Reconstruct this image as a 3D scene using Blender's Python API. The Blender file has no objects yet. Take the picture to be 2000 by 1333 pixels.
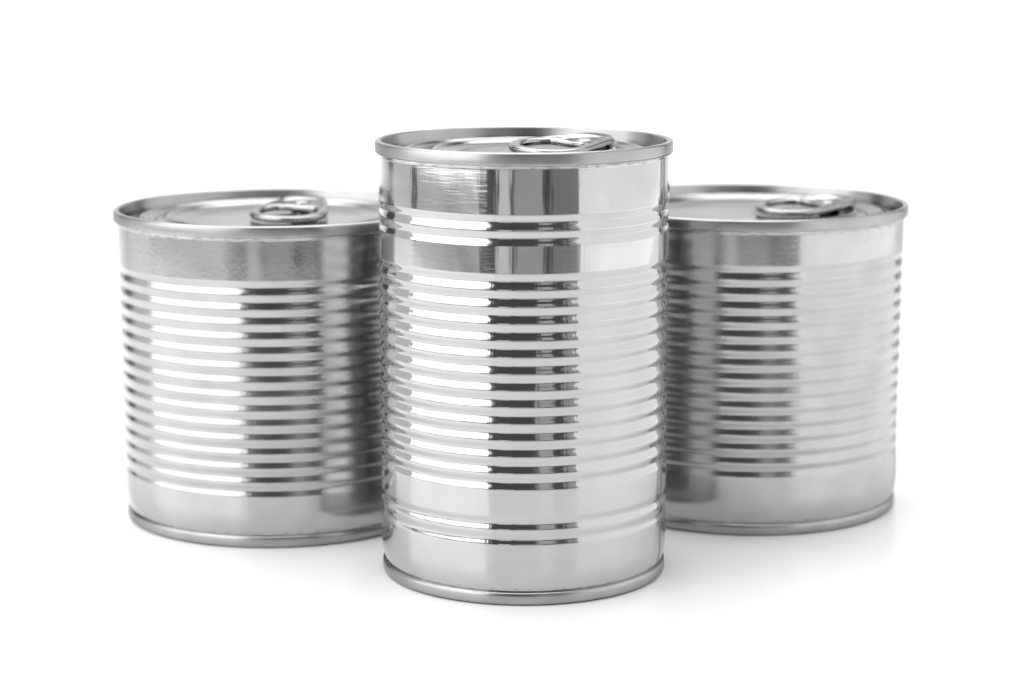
import bpy, bmesh, math, random
from mathutils import Vector, Matrix

S = bpy.context.scene
C = S.collection
MM = 0.001

# ------------------------------------------------------------------ camera
cam_d = bpy.data.cameras.new("camera")
cam = bpy.data.objects.new("camera", cam_d)
C.objects.link(cam)
cam.location = (0, -0.56654, 0.16298)
cam.rotation_euler = (math.pi / 2 - 0.18053, 0, 0)
cam_d.sensor_width = 36
cam_d.lens = 4378.1 * 36 / 2000
cam_d.clip_start = 0.01
cam_d.clip_end = 20
cam_d.dof.use_dof = True
cam_d.dof.focus_distance = 0.552
cam_d.dof.aperture_fstop = 12
S.camera = cam

# ------------------------------------------------------------------ world: dim studio
w = bpy.data.worlds.new("World")
S.world = w
w.use_nodes = True
bg = w.node_tree.nodes["Background"]
bg.inputs[0].default_value = (1, 1, 1, 1)
bg.inputs[1].default_value = 0.10

# ------------------------------------------------------------------ studio lamps and added reflection panels
def softbox(name, pos, target, sx, sz, radiance, horizontal=False):
    d = bpy.data.lights.new(name, 'AREA')
    d.shape = 'RECTANGLE'
    d.size = sx
    d.size_y = sz
    d.energy = radiance * sx * sz * math.pi
    o = bpy.data.objects.new(name, d)
    C.objects.link(o)
    o.location = pos
    v = Vector(target) - Vector(pos)
    if horizontal:
        v.z = 0
    o.rotation_euler = v.to_track_quat('-Z', 'Y').to_euler()
    return o

def wall_box(name, a, b, z0, z1, radiance):
    """upright area light standing over the ground line a-b, facing the cans"""
    ax, ay = a; bx, by = b
    c = ((ax + bx) / 2, (ay + by) / 2, (z0 + z1) / 2)
    L = math.hypot(bx - ax, by - ay)
    n = Vector((-(by - ay), bx - ax, 0))
    if n.dot(Vector((0, 0.02, 0)) - Vector((c[0], c[1], 0))) < 0:
        n = -n
    return softbox(name, c, Vector(c) + n, L, z1 - z0, radiance)

wall_box("softbox_left", (-0.28, -0.53), (-0.75, 0.12), 0.052, 0.60, 2.35)
wall_box("softbox_right", (0.325, -0.365), (0.62, 0.55), 0.002, 0.55, 1.22)
softbox("overhead_softbox", (-0.2, 0.15, 0.75), (-0.2, 0.15, 0), 1.05, 1.1, 2.65)
softbox("added_backdrop_fill", (0, 0.30, 0.62), (0, 0.80, 0.0), 1.1, 0.25, 2.6)  # added to lift the backdrop to full white

def ray_box(name, az0, az1, dist, z0, z1, radiance):
    """added upright panel, there only for the can reflections, dist metres from the cans between two compass angles (0 = towards the camera side)"""
    p = [(dist * math.sin(math.radians(a)), -dist * math.cos(math.radians(a))) for a in (az0, az1)]
    return wall_box(name, p[0], p[1], z0, z1, radiance)

ray_box("added_fill_left", -92, -34, 1.15, -0.30, 0.14, 0.55)  # added dim panel, gives the grey reflected below and behind the left softbox
ray_box("added_strip_camera", -20, -10, 1.0, -0.30, 0.075, 0.85)  # added strip, makes a pale streak in the smooth bands
ray_box("added_low_panel", -7, 14, 1.05, -0.30, 0.07, 0.42)  # added low panel, mid grey for the smooth bands to reflect
ray_box("added_strip_front", 11, 23, 0.95, 0.08, 0.60, 0.50)  # added strip, puts a light patch into the bead reflections
ray_box("added_strip_side", 33, 43, 0.80, 0.08, 0.55, 0.36)  # added strip, second bead patch next to the right softbox reflection
ray_box("added_low_side", 21, 43, 0.90, -0.30, 0.07, 0.2)  # added faint panel, lifts a dark stretch of the band reflections
ray_box("added_fill_back_left", -123, -97, 1.0, -0.25, 0.60, 0.75)  # added panel, greys the reflection near the tall can's left edge

S.view_settings.view_transform = 'Standard'
S.view_settings.look = 'None'
S.view_settings.exposure = 0.12
S.view_settings.gamma = 1
S.cycles.use_denoising = True
S.cycles.max_bounces = 12
S.cycles.glossy_bounces = 8
S.cycles.caustics_reflective = True
S.cycles.sample_clamp_indirect = 6

# ------------------------------------------------------------------ materials
def new_mat(name):
    m = bpy.data.materials.new(name)
    m.use_nodes = True
    nt = m.node_tree
    return m, nt, nt.nodes["Principled BSDF"]

def node(nt, typ, **kw):
    n = nt.nodes.new(typ)
    for k, v in kw.items():
        setattr(n, k, v)
    return n

def tin(name, col=0.66, rough=0.06, streak=0.3, grain=0.0, mottle=0.06, aniso=0.0, wear=None, wave=.12, edge=1.0, seams=None):
    m, nt, p = new_mat(name)
    L = nt.links.new
    p.inputs["Metallic"].default_value = 1
    tc = node(nt, 'ShaderNodeTexCoord')
    # base colour with faint cloudy tin coating
    n1 = node(nt, 'ShaderNodeTexNoise'); n1.inputs['Scale'].default_value = 90
    n1.inputs['Detail'].default_value = 4
    L(tc.outputs['Object'], n1.inputs['Vector'])
    r1 = node(nt, 'ShaderNodeMapRange')
    r1.inputs['From Min'].default_value = .3; r1.inputs['From Max'].default_value = .7
    r1.inputs['To Min'].default_value = col * (1 - mottle); r1.inputs['To Max'].default_value = min(1, col * (1 + mottle))
    L(n1.outputs['Fac'], r1.inputs['Value'])
    comb = node(nt, 'ShaderNodeCombineColor')
    p.inputs['Specular Tint'].default_value = (edge, edge, edge, 1)
    tone = r1.outputs['Result']
    if seams:   # broken dark scuffs and lacquer specks right beside the top and bottom seams
        sp = node(nt, 'ShaderNodeSeparateXYZ'); L(tc.outputs['Object'], sp.inputs[0])
        ms = node(nt, 'ShaderNodeMapping'); ms.inputs['Scale'].default_value = (420, 420, 2600)
        L(tc.outputs['Object'], ms.inputs['Vector'])
        ns = node(nt, 'ShaderNodeTexNoise'); ns.inputs['Scale'].default_value = 1; ns.inputs['Detail'].default_value = 3
        L(ms.outputs[0], ns.inputs['Vector'])
        rs = node(nt, 'ShaderNodeMapRange'); rs.inputs['From Min'].default_value = .53; rs.inputs['From Max'].default_value = .60
        L(ns.outputs['Fac'], rs.inputs['Value'])
        for zc, hw in seams:
            d = node(nt, 'ShaderNodeMath', operation='SUBTRACT'); L(sp.outputs['Z'], d.inputs[0]); d.inputs[1].default_value = zc * MM
            ab = node(nt, 'ShaderNodeMath', operation='ABSOLUTE'); L(d.outputs[0], ab.inputs[0])
            rb = node(nt, 'ShaderNodeMapRange'); rb.inputs['From Min'].default_value = hw * .5 * MM; rb.inputs['From Max'].default_value = hw * MM
            rb.inputs['To Min'].default_value = .32; rb.inputs['To Max'].default_value = 0
            L(ab.outputs[0], rb.inputs['Value'])
            mm = node(nt, 'ShaderNodeMath', operation='MULTIPLY'); L(rb.outputs[0], mm.inputs[0]); L(rs.outputs[0], mm.inputs[1])
            inv = node(nt, 'ShaderNodeMath', operation='SUBTRACT'); inv.inputs[0].default_value = 1; L(mm.outputs[0], inv.inputs[1])
            mt = node(nt, 'ShaderNodeMath', operation='MULTIPLY'); L(tone, mt.inputs[0]); L(inv.outputs[0], mt.inputs[1])
            tone = mt.outputs[0]
    for i in range(3): L(tone, comb.inputs[i])
    L(comb.outputs[0], p.inputs['Base Color'])
    # horizontal rolling / brushing lines: very fine in z, long round the can
    mp = node(nt, 'ShaderNodeMapping'); mp.inputs['Scale'].default_value = (150, 150, 1500)
    L(tc.outputs['Object'], mp.inputs['Vector'])
    n2 = node(nt, 'ShaderNodeTexNoise'); n2.inputs['Scale'].default_value = 1
    n2.inputs['Detail'].default_value = 3
    L(mp.outputs[0], n2.inputs['Vector'])
    # patches where the brushing is strong
    n3 = node(nt, 'ShaderNodeTexNoise'); n3.inputs['Scale'].default_value = 38
    n3.inputs['Detail'].default_value = 2
    L(tc.outputs['Object'], n3.inputs['Vector'])
    r3 = node(nt, 'ShaderNodeMapRange')
    r3.inputs['From Min'].default_value = .45; r3.inputs['From Max'].default_value = .68
    r3.inputs['To Min'].default_value = .15; r3.inputs['To Max'].default_value = 1
    L(n3.outputs['Fac'], r3.inputs['Value'])
    mu = node(nt, 'ShaderNodeMath', operation='MULTIPLY')
    L(r3.outputs[0], mu.inputs[0]); mu.inputs[1].default_value = streak
    if wear is not None:      # one side of the can was scuffed in handling
        flat = node(nt, 'ShaderNodeVectorMath', operation='MULTIPLY'); flat.inputs[1].default_value = (1, 1, 0)
        L(tc.outputs['Object'], flat.inputs[0])
        nz = node(nt, 'ShaderNodeVectorMath', operation='NORMALIZE'); L(flat.outputs[0], nz.inputs[0])
        dt = node(nt, 'ShaderNodeVectorMath', operation='DOT_PRODUCT')
        a = math.radians(wear - 90); dt.inputs[1].default_value = (math.cos(a), math.sin(a), 0)
        L(nz.outputs[0], dt.inputs[0])
        rw = node(nt, 'ShaderNodeMapRange'); rw.inputs['From Min'].default_value = .93; rw.inputs['From Max'].default_value = .985
        rw.inputs['To Min'].default_value = .12
        L(dt.outputs['Value'], rw.inputs['Value'])
        m2 = node(nt, 'ShaderNodeMath', operation='MULTIPLY'); L(mu.outputs[0], m2.inputs[0]); L(rw.outputs[0], m2.inputs[1])
        mu = m2
    b1 = node(nt, 'ShaderNodeBump'); b1.inputs['Distance'].default_value = 0.00005
    L(mu.outputs[0], b1.inputs['Strength']); L(n2.outputs['Fac'], b1.inputs['Height'])
    last = b1
    mv = node(nt, 'ShaderNodeMapping'); mv.inputs["Scale"].default_value = (430, 430, 22)
    L(tc.outputs['Object'], mv.inputs['Vector'])
    nv = node(nt, 'ShaderNodeTexNoise'); nv.inputs['Scale'].default_value = 1; nv.inputs['Detail'].default_value = 2
    L(mv.outputs[0], nv.inputs['Vector'])
    bv = node(nt, 'ShaderNodeBump'); bv.inputs['Distance'].default_value = 0.00006; bv.inputs['Strength'].default_value = wave
    L(nv.outputs['Fac'], bv.inputs['Height']); L(last.outputs[0], bv.inputs['Normal'])
    last = bv
    if grain:
        n4 = node(nt, 'ShaderNodeTexNoise'); n4.inputs['Scale'].default_value = 900
        n4.inputs['Detail'].default_value = 4
        L(tc.outputs['Object'], n4.inputs['Vector'])
        b2 = node(nt, 'ShaderNodeBump'); b2.inputs['Distance'].default_value = 0.00006
        b2.inputs['Strength'].default_value = grain
        L(n4.outputs['Fac'], b2.inputs['Height']); L(last.outputs[0], b2.inputs['Normal'])
        last = b2
    L(last.outputs[0], p.inputs['Normal'])
    # roughness varies with the patches
    r4 = node(nt, 'ShaderNodeMapRange')
    r4.inputs['From Min'].default_value = .3; r4.inputs['From Max'].default_value = .75
    r4.inputs['To Min'].default_value = rough * .8; r4.inputs['To Max'].default_value = rough * 1.6
    L(n3.outputs['Fac'], r4.inputs['Value'])
    L(r4.outputs[0], p.inputs['Roughness'])
    if aniso:
        p.inputs['Anisotropic'].default_value = aniso
        tg = node(nt, 'ShaderNodeTangent', direction_type='RADIAL', axis='Z')
        L(tg.outputs[0], p.inputs['Tangent'])
    return m

M_BODY_C = tin("bright_tinplate", .47, .085, 1.0, .0, .04, wear=-30, wave=.9, seams=((108.0, .9), (3.9, .6)))
M_BODY_S = tin("satin_tinplate", .44, .165, .5, .42, .07, seams=((83.6, .8), (3.9, .6)))
M_RIM = tin("satin_seam_steel", .37, .26, .3, .25, .08, edge=.75)
M_LID = tin("lid_tinplate", .31, .15, .15, .15, .05, edge=.65)
M_TAB = tin("tab_steel", .36, .2, .05, .1, .03, edge=.6)
M_RIVET = tin("rivet_steel", .35, .2, .05, .1, .03)

def seam_mat():
    m, nt, p = new_mat("weld_dark_steel")
    p.inputs['Metallic'].default_value = 1
    p.inputs['Roughness'].default_value = .3
    tc = node(nt, 'ShaderNodeTexCoord')
    n = node(nt, 'ShaderNodeTexNoise'); n.inputs['Scale'].default_value = 700
    nt.links.new(tc.outputs['Object'], n.inputs['Vector'])
    r = node(nt, 'ShaderNodeValToRGB')
    r.color_ramp.elements[0].color = (.15, .15, .15, 1); r.color_ramp.elements[1].color = (.32, .32, .32, 1)
    nt.links.new(n.outputs['Fac'], r.inputs['Fac']); nt.links.new(r.outputs[0], p.inputs['Base Color'])
    return m
M_SEAM = seam_mat()

def white_mat():
    m, nt, p = new_mat("matte_white_sweep")
    p.inputs['Roughness'].default_value = .3
    p.inputs['Specular IOR Level'].default_value = .42
    tc = node(nt, 'ShaderNodeTexCoord')
    n = node(nt, 'ShaderNodeTexNoise'); n.inputs['Scale'].default_value = 6
    nt.links.new(tc.outputs['Object'], n.inputs['Vector'])
    r = node(nt, 'ShaderNodeMapRange')
    r.inputs['To Min'].default_value = .84; r.inputs['To Max'].default_value = .87
    nt.links.new(n.outputs['Fac'], r.inputs['Value'])
    cc = node(nt, 'ShaderNodeCombineColor')
    for i in range(3): nt.links.new(r.outputs[0], cc.inputs[i])
    nt.links.new(cc.outputs[0], p.inputs['Base Color'])
    return m
M_WHITE = white_mat()

# ------------------------------------------------------------------ mesh helpers
def finish(name, bm, mat, parent=None, smooth=True):
    me = bpy.data.meshes.new(name)
    bm.normal_update()
    bm.to_mesh(me); bm.free()
    if smooth:
        me.polygons.foreach_set("use_smooth", [True] * len(me.polygons))
    me.materials.append(mat)
    o = bpy.data.objects.new(name, me)
    C.objects.link(o)
    if parent: o.parent = parent
    return o

def lathe(profile, seg=320, wob=None, closed_axis=False):
    """profile [(r,z)] in mm, revolved round z; wob(theta,z) is a small radial error in mm"""
    bm = bmesh.new()
    rows = []
    for r, z in profile:
        if r < 1e-6:
            rows.append([bm.verts.new((0, 0, z * MM))]); continue
        row = []
        for i in range(seg):
            t = 2 * math.pi * i / seg
            rr = r + (wob(t, z) if wob else 0)
            row.append(bm.verts.new((rr * MM * math.cos(t), rr * MM * math.sin(t), z * MM)))
        rows.append(row)
    for a, b in zip(rows, rows[1:]):
        if len(a) == 1 and len(b) == 1: continue
        for i in range(seg):
            j = (i + 1) % seg
            if len(a) == 1: bm.faces.new((a[0], b[j], b[i]))
            elif len(b) == 1: bm.faces.new((a[i], a[j], b[0]))
            else: bm.faces.new((a[i], a[j], b[j], b[i]))
    bmesh.ops.recalc_face_normals(bm, faces=bm.faces[:])
    return bm

def arc(cx, cz, r, a0, a1, n):
    return [(cx + r * math.cos(math.radians(a0 + (a1 - a0) * i / n)),
             cz + r * math.sin(math.radians(a0 + (a1 - a0) * i / n))) for i in range(n + 1)]

def smoothstep(t):
    t = max(0., min(1., t)); return t * t * (3 - 2 * t)

# ------------------------------------------------------------------ can
def body_profile(R, H, beads, neck_z, neck_d):
    z0, z1 = 2.4, H - 2.6
    n = int((z1 - z0) / 0.13)
    pr = []
    for i in range(n + 1):
        z = z0 + (z1 - z0) * i / n
        r = R
        for zg, P, depth in beads:
            u = (z - zg) / P
            if abs(u) < .5:
                g = .5 + .5 * math.cos(2 * math.pi * u)
                r -= depth * g ** 1.15
        if z < neck_z:
            u = (neck_z - z) / (neck_z - 3.0)
            r -= neck_d * min(1.1, u) ** 2.2
        # slight flare under the top seam
        if z > H - 4.2:
            r += .12 * smoothstep((z - (H - 4.2)) / 1.2)
        pr.append((r, z))
    return pr

def make_tab(parent, pos, axis_deg, tilt_z0, tilt_z1, roll_k=0.0):
    """ring-pull tab: finger ring at the local origin, nose along +x"""
    bm = bmesh.new()
    N = 96; K = 14
    Ro, L = 11.0, 20.5            # ring outer radius, nose reach from the ring centre
    def outer(t):
        # support of circle Ro and a smaller nose circle rn at distance dn
        rn, dn = 7.0, L - 7.0
        c, s = math.cos(t), math.sin(t)
        best = Ro
        # hull of two circles, by ray marching the distance
        lo, hi = 0, 40
        for _ in range(24):
            m = (lo + hi) / 2
            x, y = m * c, abs(m * s)
            # inside tapered capsule?
            h = max(0, min(1, (x * dn) / (dn * dn)))
            inside = False
            k = (Ro - rn) / dn
            sa = k; ca = math.sqrt(1 - k * k)
            # project along slanted side
            tt = (x - y * sa / ca)
            tt = max(0, min(dn, tt))
            rr = Ro + (rn - Ro) * tt / dn
            inside = math.hypot(x - tt, y) <= rr
            if inside: lo = m
            else: hi = m
        return lo
    def inner(t):
        # finger hole: a D shape, flattened towards the nose
        a, b = 7.6, 8.0
        c, s = math.cos(t), math.sin(t)
        r = 1 / math.sqrt((c / a) ** 2 + (s / b) ** 2)
        if c > 0:
            r = min(r, 5.6 / c)
        return r
    top, bot = [], []
    for i in range(N):
        t = 2 * math.pi * i / N
        ri, ro = inner(t), outer(t)
        wd = ro - ri
        tr, br = [], []
        for k in range(K + 1):
            u = k / K
            d_in, d_out = u * wd, (1 - u) * wd
            e = 2.2
            edge = min(d_in, d_out)
            roll = 0.0
            if edge < e:
                roll = math.sqrt(max(0, 1 - ((edge - e * .5) / (e * .5)) ** 2))
            flat = .05
            # a raised bar in the nose plate
            h = max(flat if edge > e * .5 else 0, 1.35 * roll)
            if k in (0, K): h = .0
            low = -.9 * roll if k not in (0, K) else 0
            r = ri + d_in
            x, y = r * math.cos(t), r * math.sin(t)
            zz = tilt_z0 + (tilt_z1 - tilt_z0) * max(0, (x + 8) / (L + 8)) ** 1.15 + roll_k * y
            tr.append(bm.verts.new((x * MM, y * MM, (zz + h * .75) * MM)))
            br.append(bm.verts.new((x * MM, y * MM, (zz + low) * MM)) if 0 < k < K else tr[-1])
        top.append(tr); bot.append(br)
    for i in range(N):
        j = (i + 1) % N
        for k in range(K):
            bm.faces.new((top[i][k], top[i][k + 1], top[j][k + 1], top[j][k]))
            vs = (bot[i][k], bot[j][k], bot[j][k + 1], bot[i][k + 1])
            bm.faces.new(vs)
    bmesh.ops.recalc_face_normals(bm, faces=bm.faces[:])
    tab = finish("pull_tab", bm, M_TAB, parent)
    tab.location = Vector(pos) * MM
    tab.rotation_euler = (0, 0, math.radians(axis_deg))
    # rivet and its tongue under the nose plate
    rv = lathe([(0, 1.5), (1.3, 1.45), (2.0, 1.2), (2.3, .8), (2.4, .0), (3.0, -.6), (3.4, -2.2)][::-1], 40)
    r = finish("rivet", rv, M_RIVET, tab)
    r.location = (12.4 * MM, 0, (tilt_z1 - 1.35) * MM)
    return tab

def make_can(name, label, pos, R, H, rim_out, ring_out, beads, neck_z, neck_d,
             bmat, tab_args, seam_deg, seed):
    root = bpy.data.objects.new(name, None)
    root.empty_display_size = .02
    C.objects.link(root)
    root.location = (pos[0] * MM, pos[1] * MM, 0)
    root['label'] = label; root['category'] = 'tin can'
    rnd = random.Random(seed)
    ph = [rnd.uniform(0, 6.28) for _ in range(8)]
    def wob(t, z):
        k = smoothstep((z - 4) / 8) * smoothstep((H - 5 - z) / 6)
        return k * (.035 * math.sin(2 * t + ph[0] + z * .02) + .022 * math.sin(5 * t + ph[1] + z * .05)
                    + .010 * math.sin(11 * t + ph[2] - z * .07) + .006 * math.sin(31 * t + ph[3] + z * .21)
                    + .0035 * math.sin(57 * t + ph[4] + .4 * z))
    finish("body", lathe(body_profile(R, H, beads, neck_z, neck_d), 420, wob), bmat, root)
    # welded side seam, a thin overlap strip standing 0.03 mm proud
    a = math.radians(seam_deg)
    pr = body_profile(R, H, beads, neck_z, neck_d)
    bm = bmesh.new(); prev = None
    for r, z in pr[10:-8]:
        row = []
        for q in (-.9, -.7, 0, .7, .9):
            tt = a + q / R
            lift = .035 if abs(q) < .8 else -.02
            rr = r + wob(tt, z) + lift
            row.append(bm.verts.new((rr * MM * math.cos(tt), rr * MM * math.sin(tt), z * MM)))
        if prev:
            for k in range(4):
                bm.faces.new((prev[k], prev[k + 1], row[k + 1], row[k]))
        prev = row
    finish("weld_seam", bm, M_SEAM, root)
    # top double seam
    Ro = R + rim_out
    prof = [(R - .1, H - 3.4), (R + .25, H - 3.2)] + arc(Ro - .45, H - 2.75, .45, -75, 0, 6) \
        + [(Ro + .03, H - 2.0), (Ro + .02, H - 1.3)] + arc(Ro - .75, H - .75, .75, 0, 90, 10) \
        + arc(Ro - 1.0, H - .6, .6, 90, 170, 8) + [(Ro - 1.75, H - 1.6), (Ro - 1.95, H - 2.4)]
    def rimwob(t, z):
        return .02 * math.sin(3 * t + ph[5]) + .012 * math.sin(17 * t + ph[6]) * (1 if z < H - 2 else .2)
    finish("top_rim", lathe(prof, 320, rimwob), M_RIM, root)
    # lid
    Ri = Ro - 1.9
    lp = [(Ri + .15, H - 2.0), (Ri - .1, H - 3.4)] + arc(Ri - 1.0, H - 4.0, .8, 0, -180, 10)
    lp += [(Ri - 2.1, H - 3.4)] + arc(Ri - 2.8, H - 3.35, .5, 0, 90, 6)[::1]
    base = H - 2.95
    def bead(rc, hw, dz, n=10):
        return [(rc + hw - 2 * hw * i / n, base + dz * (.5 - .5 * math.cos(2 * math.pi * i / n))) for i in range(n + 1)]
    lp += [(Ri - 3.6, base)] + bead(Ri - 5.6, 1.2, .7) + bead(Ri - 9.0, 1.5, -.8) + bead(Ri - 13.2, 1.6, .9)
    lp += [(Ri - 15.5, base), (Ri - 16.5, base - .4), (Ri - 19, base - .45), ] + [(r_, base - .45) for r_ in [Ri - 19.6 - .7 * q for q in range(int((Ri - 20) / .7))]] + [(0, base - .45)]
    def lwob(t, z):
        return 0
    lb = lathe(lp, 256)
    (tx, ty, _), ta = tab_args[0], math.radians(tab_args[1])
    for v in lb.verts:                     # pressed finger well under the ring of the tab
        dx, dy = v.co.x / MM - tx, v.co.y / MM - ty
        a_, b_ = dx * math.cos(ta) + dy * math.sin(ta), -dx * math.sin(ta) + dy * math.cos(ta)
        q = math.hypot((a_ + 1) / 12.5, b_ / 11.5)
        if v.co.z / MM > base - 1.2:
            v.co.z -= 1.3 * MM * smoothstep((1 - q) / .45)
    finish("lid", lb, M_LID, root)
    # bottom seam and base plate
    Rb = R + ring_out
    prof = [(Rb - 3.2, 2.2), (Rb - 2.4, .6), (Rb - 1.7, .08), (Rb - 1.1, 0), (Rb - .6, .10), (Rb - .2, .45), (Rb, .95),
            (Rb + .02, 2.2), (Rb - .06, 2.8), (Rb - .3, 3.2), (Rb - .75, 3.42), (Rb - 1.3, 3.3)]
    finish("bottom_rim", lathe(prof, 320, lambda t, z: .02 * math.sin(4 * t + ph[7])), M_RIM, root)
    bp = [(Rb - 3.0, 2.0), (Rb - 5, 3.0), (Rb - 12, 3.0), (Rb - 13, 2.6), (0, 2.6)]
    finish("base_plate", lathe(bp, 96), M_LID, root)
    make_tab(root, *tab_args)
    return root

# ---- centre can
bc = [(94.9, 3.9, .45), (90.95, 3.8, .45)] + [(80.55 - 4.115 * k, 4.1, .5) for k in range(13)] + [(20.95, 3.9, .34), (17.05, 3.9, .27)]
make_can("tin_can", "tall slim ribbed silver tin can standing in front between two shorter ones, sharply in focus",
         (3.04, 0), 36.9, 111.6, .79, -.2, bc, 9.0, 1.15, M_BODY_C,
         ((7.0, 0, 111.6), 45, -2.45, -.95, .05), -20, 4)
# ---- side cans
bl = [(70.86 - 3.916 * k, 3.9, .46) for k in range(15)]
make_can("tin_can", "short wide ribbed tin can left of the tall one, tab loop facing the front",
         (-66.1, 59.4), 44.33, 87.3, 1.02, -.6, bl, 10.5, 1.35, M_BODY_S,
         ((3.5, -1, 87.3), 78, -2.5, .1, 0.02), -215, 11)
br = [(73.0 - 3.9 * k, 3.9, .46) for k in range(15)]
make_can("tin_can", "short wide ribbed tin can right of the tall one, tab nose pointing right",
         (67.6, 71.9), 44.33, 87.3, 1.02, -.6, br, 10.5, 1.35, M_BODY_S,
         ((13.0, 0, 87.3), 28, -2.2, -.75, .045), -20, 23)

# ------------------------------------------------------------------ white sweep: table that curves up into the backdrop
bm = bmesh.new()
prof = [(-.47, -.02), (-.47, 0), (-.3, 0), (0, 0), (.3, 0), (.55, 0)]
for i in range(1, 17):
    a = math.pi / 2 * i / 16
    prof.append((.55 + .35 * math.sin(a), .35 - .35 * math.cos(a)))
prof += [(.90, .6), (.90, .9)]
prev = None
for y, z in prof:
    row = [bm.verts.new((x, y, z)) for x in (-.75, -.4, 0, .4, .75)]
    if prev:
        for k in range(4):
            bm.faces.new((prev[k], prev[k + 1], row[k + 1], row[k]))
    prev = row
sw = finish("backdrop", bm, M_WHITE)
sw['kind'] = 'structure'
sw['label'] = 'plain white seamless surface curving up behind the cans'
